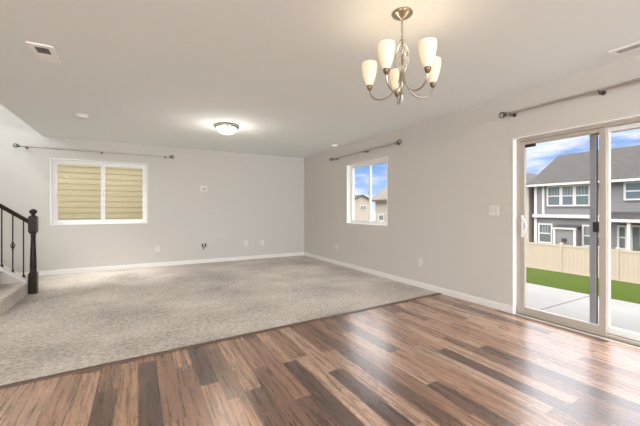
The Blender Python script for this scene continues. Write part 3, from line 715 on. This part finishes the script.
# houses
def laps_x(m, X, a0, a1, z0, z1, step, th):       # lap siding on a wall facing -X
    z = z0
    while z < z1 - 1e-6:
        zt = min(z + step, z1)
        m.hexa([(X, a0, z), (X - th, a0, z), (X - th*0.15, a0, zt), (X, a0, zt)], [(X, a1, z), (X - th, a1, z), (X - th*0.15, a1, zt), (X, a1, zt)]); z += step
def laps_y(m, Y, a0, a1, z0, z1, step, th):       # lap siding on a wall facing -Y
    z = z0
    while z < z1 - 1e-6:
        zt = min(z + step, z1)
        m.hexa([(a0, Y, z), (a0, Y - th, z), (a0, Y - th*0.15, zt), (a0, Y, zt)], [(a1, Y, z), (a1, Y - th, z), (a1, Y - th*0.15, zt), (a1, Y, zt)]); z += step
def far_window(h, X, ya, yb, za, zb, panes, fw=0.11, rail=True, curtain=True, nm='window'):
    m = MB(); m.box(X-0.09, X, ya-fw, ya, za-fw, zb+fw); m.box(X-0.09, X, yb, yb+fw, za-fw, zb+fw); m.box(X-0.09, X, ya, yb, zb, zb+fw); m.box(X-0.09, X, ya, yb, za-fw, za)
    w_ = (yb-ya)/panes
    for k in range(1, panes): m.box(X-0.08, X, ya + k*w_ - 0.10, ya + k*w_ + 0.10, za, zb)
    if rail: m.box(X-0.07, X, ya, yb, (za+zb)/2-0.045, (za+zb)/2+0.045)
    f_ = m.build(nm, M['housetrim'], h)
    MB().box(X-0.04, X-0.01, ya, yb, za, zb).build('pane', M['pane'], f_)
    if curtain:
        m = MB(); n = 0
        for k in range(panes):
            for q in range(3):
                y_ = ya + k*w_ + w_*(0.30 + 0.22*q); m.box(X-0.046, X-0.04, y_-0.05, y_+0.05, (za+zb)/2+0.05, zb)
        m.build('curtain', M['curtain'], f_)
def hip_roof(X0, X1, Y0, Y1, ze, rise, ov=0.5, hip_lo=True, hip_hi=True):
    xa, xb, ya, yb = X0-ov, X1+ov, Y0-ov, Y1+ov; xm = (xa+xb)/2; ins = (xb-xa)/2
    r0 = (xm, ya + (ins if hip_lo else 0), ze + rise); r1 = (xm, yb - (ins if hip_hi else 0), ze + rise); d = 0.16
    m = MB()
    base_ = [(xa, ya, ze), (xb, ya, ze), (xb, yb, ze), (xa, yb, ze)]
    m.add(base_ + [r0, r1], [(0, 1, 4), (1, 2, 5, 4), (2, 3, 5), (3, 0, 4, 5)])
    m.add([(p[0], p[1], p[2]-d) for p in base_] + base_, [(3, 2, 1, 0), (0, 1, 5, 4), (1, 2, 6, 5), (2, 3, 7, 6), (3, 0, 4, 7)])
    return m
# grey two-storey house straight out of the patio door
hg = thing('neighbor_house', (31.5, 3, GZ), 'grey two-storey house with white trim beyond the fence', 'house')
m = MB(); laps_x(m, 27.0, -8, 13.94, GZ-0.2, 3.0, 0.19, 0.028); m.box(27.0, 36, -8, 13.94, GZ-0.2, 3.05); m.build('wall', M['siding_g'], hg)
hip_roof(27.0, 36, -8, 13.94, 3.07, 2.74, 0.42, hip_hi=False).build('roof', M['shingle'], hg)
m = MB(); m.box(26.50, 26.58, -8.4, 14.36, 2.92, 3.08); m.build('gutter', M['housetrim'], hg)
m = MB(); m.box(26.90, 27.0, 13.76, 13.96, GZ, 3.0); m.box(26.92, 27.0, 13.24, 13.40, 0.80, 3.0); m.build('corner_trim', M['housetrim'], hg)
m = MB(); m.box(26.72, 27.0, 9.6, 14.0, 0.56, 0.80); m.build('floor_band', M['housetrim'], hg)
far_window(hg, 26.97, 10.45, 12.95, 1.50, 2.80, 3)
far_window(hg, 26.97, 12.78, 13.56, -1.28, 0.0, 1)
far_window(hg, 26.97, 9.75, 10.72, -1.28, 0.0, 2)
far_window(hg, 26.97, 7.20, 8.50, 1.85, 2.80, 1, curtain=False)
far_window(hg, 26.97, 8.54, 8.82, -1.28, 0.05, 1, curtain=False)
far_window(hg, 26.97, 6.9, 8.18, GZ, 0.08, 1, rail=False, nm='patio_door')
bmp = MB(); bmp.box(26.3, 27.0, 10.95, 12.28, GZ, -0.22); laps_x(bmp, 26.3, 10.95, 12.28, GZ, -0.22, 0.19, 0.02)
bo = bmp.build('bay', M['siding_g'], hg)
m = MB(); m.box(26.22, 26.3, 12.18, 12.31, GZ, -0.2); m.box(26.22, 26.3, 10.92, 11.06, GZ, -0.2); m.box(26.18, 26.3, 10.88, 12.34, -0.24, -0.10); m.build('bay_trim', M['housetrim'], bo)
m = MB(); m.hexa([(26.17, 10.84, -0.12), (26.17, 12.36, -0.12), (27.0, 12.36, -0.12), (27.0, 10.84, -0.12)], [(26.2, 10.86, -0.09), (26.2, 12.34, -0.09), (27.0, 12.34, 0.06), (27.0, 10.86, 0.06)]); m.build('bay_roof', M['shingle'], bo)
MB().box(26.10, 26.3, 11.50, 11.72, -1.12, -0.88).build('vent_hood', M['dark_nickel'], bo)
m = MB(); m.hexa([(25.6, -4, 0.50), (25.6, 9.45, 0.50), (27, 9.45, 0.50), (27, -4, 0.50)], [(25.62, -4, 0.60), (25.62, 9.45, 0.60), (27, 9.45, 1.00), (27, -4, 1.00)]); pr2 = m.build('porch_roof', M['shingle'], hg)
MB().box(25.56, 25.68, -4, 9.5, 0.40, 0.58).build('porch_fascia', M['housetrim'], pr2)
MB().box(25.7, 25.86, 7.92, 8.08, GZ, 0.5).build('porch_post', M['housetrim'], pr2)
# taupe house to its left
ht = thing('neighbor_house', (31, 18.5, GZ), 'taupe gabled house just left of the grey house', 'house')
m = MB(); laps_y(m, 14.42, 27.0, 35, GZ, 3.06, 0.19, 0.02); laps_x(m, 27.0, 14.42, 22.0, GZ, 3.06, 0.19, 0.02); m.box(27.0, 35, 14.42, 22.0, GZ-0.2, 3.06)
m.hexa([(27.0, 14.42, 3.06), (27.0, 22.0, 3.06), (27.0, 18.47, 4.66)], [(35, 14.42, 3.06), (35, 22.0, 3.06), (35, 18.47, 4.66)]); m.build('wall', M['siding_t'], ht)
m = MB()
for (ya, za), (yb, zb) in (((14.39, 3.0), (18.47, 4.65)), ((22.45, 2.85), (18.47, 4.65))):
    m.hexa([(26.5, ya, za), (26.5, yb, zb), (26.5, yb, zb+0.2), (26.5, ya, za+0.2)], [(35.5, ya, za), (35.5, yb, zb), (35.5, yb, zb+0.2), (35.5, ya, za+0.2)])
m.build('roof', M['shingle'], ht)
# beige house seen through the side window
hb = thing('neighbor_house', (31.5, 30, GZ), 'beige house with a broad hip roof, seen through the side window', 'house')
m = MB(); laps_x(m, 27.0, 24.5, 33.5, GZ, 2.25, 0.19, 0.02); m.box(27.0, 36, 24.5, 33.5, GZ-0.2, 2.25); m.build('wall', M['siding_b'], hb)
hip_roof(27.0, 36, 24.5, 33.5, 2.35, 3.25, 0.5, hip_hi=False).build('roof', M['shingle2'], hb)
MB().box(26.42, 26.5, 24.0, 34.0, 2.14, 2.38).build('gutter', M['bronze'], hb)
far_window(hb, 26.97, 31.75, 32.7, -0.22, 0.40, 1, rail=False, curtain=False)
# small gabled house further off
hs = thing('neighbor_house', (43.6, 62.5, GZ), 'small distant beige house with a gable and white framed window', 'house')
m = MB(); m.box(41.0, 46.2, 59, 66, GZ-0.2, 3.1); m.hexa([(41.0, 59, 3.1), (46.2, 59, 3.1), (43.6, 59, 4.2)], [(41.0, 66, 3.1), (46.2, 66, 3.1), (43.6, 66, 4.2)]); m.build('wall', M['siding_b'], hs)
m = MB()
for (xa, za), (xb_, zb) in (((40.6, 2.93), (43.6, 4.2)), ((46.6, 2.93), (43.6, 4.2))):
    m.hexa([(xa, 58.5, za), (xb_, 58.5, zb), (xb_, 58.5, zb+0.2), (xa, 58.5, za+0.2)], [(xa, 66.5, za), (xb_, 66.5, zb), (xb_, 66.5, zb+0.2), (xa, 66.5, za+0.2)])
m.build('roof', M['shingle'], hs)
m = MB(); m.box(43.3, 44.8, 58.9, 59.0, 1.0, 2.05); wf = m.build('window', M['housetrim'], hs); MB().box(43.42, 43.98, 58.88, 58.9, 1.12, 1.93).box(44.12, 44.68, 58.88, 58.9, 1.12, 1.93).build('pane', M['pane'], wf)
# yellow sided house right outside the back window
hy = thing('neighbor_house', (-1.5, 11.6, -0.35), 'pale yellow lap sided house wall right outside the back window', 'house')
m = MB(); laps_y(m, 9.6, -7, 3.1, -0.4, 4.2, 0.1375, 0.010); m.box(-7, 3.1, 9.6, 12.3, -0.5, 4.2); m.build('wall', M['siding_y'], hy)
# shrub
sh = thing('shrub', (24.5, 36.5, GZ), 'round dusty green shrub in front of the far houses', 'shrub')
m = MB(); rnd = random.Random(11)
for k in range(420):
    a, b = rnd.uniform(0, 2*math.pi), math.acos(rnd.uniform(-0.3, 1)); r = 1.15*rnd.uniform(0.7, 1)
    p = Vector((24.5 + r*math.sin(b)*math.cos(a), 36.5 + r*math.sin(b)*math.sin(a), GZ + 0.75 + 1.15*r*math.cos(b)))
    d = Vector((rnd.uniform(-1, 1), rnd.uniform(-1, 1), rnd.uniform(-1, 1))).normalized(); e_ = d.orthogonal().normalized(); f_ = d.cross(e_)
    s = 0.16; m.add([p + e_*s, p + f_*s*0.6, p - e_*s, p - f_*s*0.6], [(0, 1, 2, 3)])
m.build('foliage', M['leaf'], sh)
m = MB()
for a in range(5): m.tube([(24.5, 36.5, GZ-0.1), (24.5 + 0.5*math.cos(a*1.26), 36.5 + 0.5*math.sin(a*1.26), GZ + 1.0)], [0.05, 0.02], 6)
m.build('stem', M['newel'], sh)
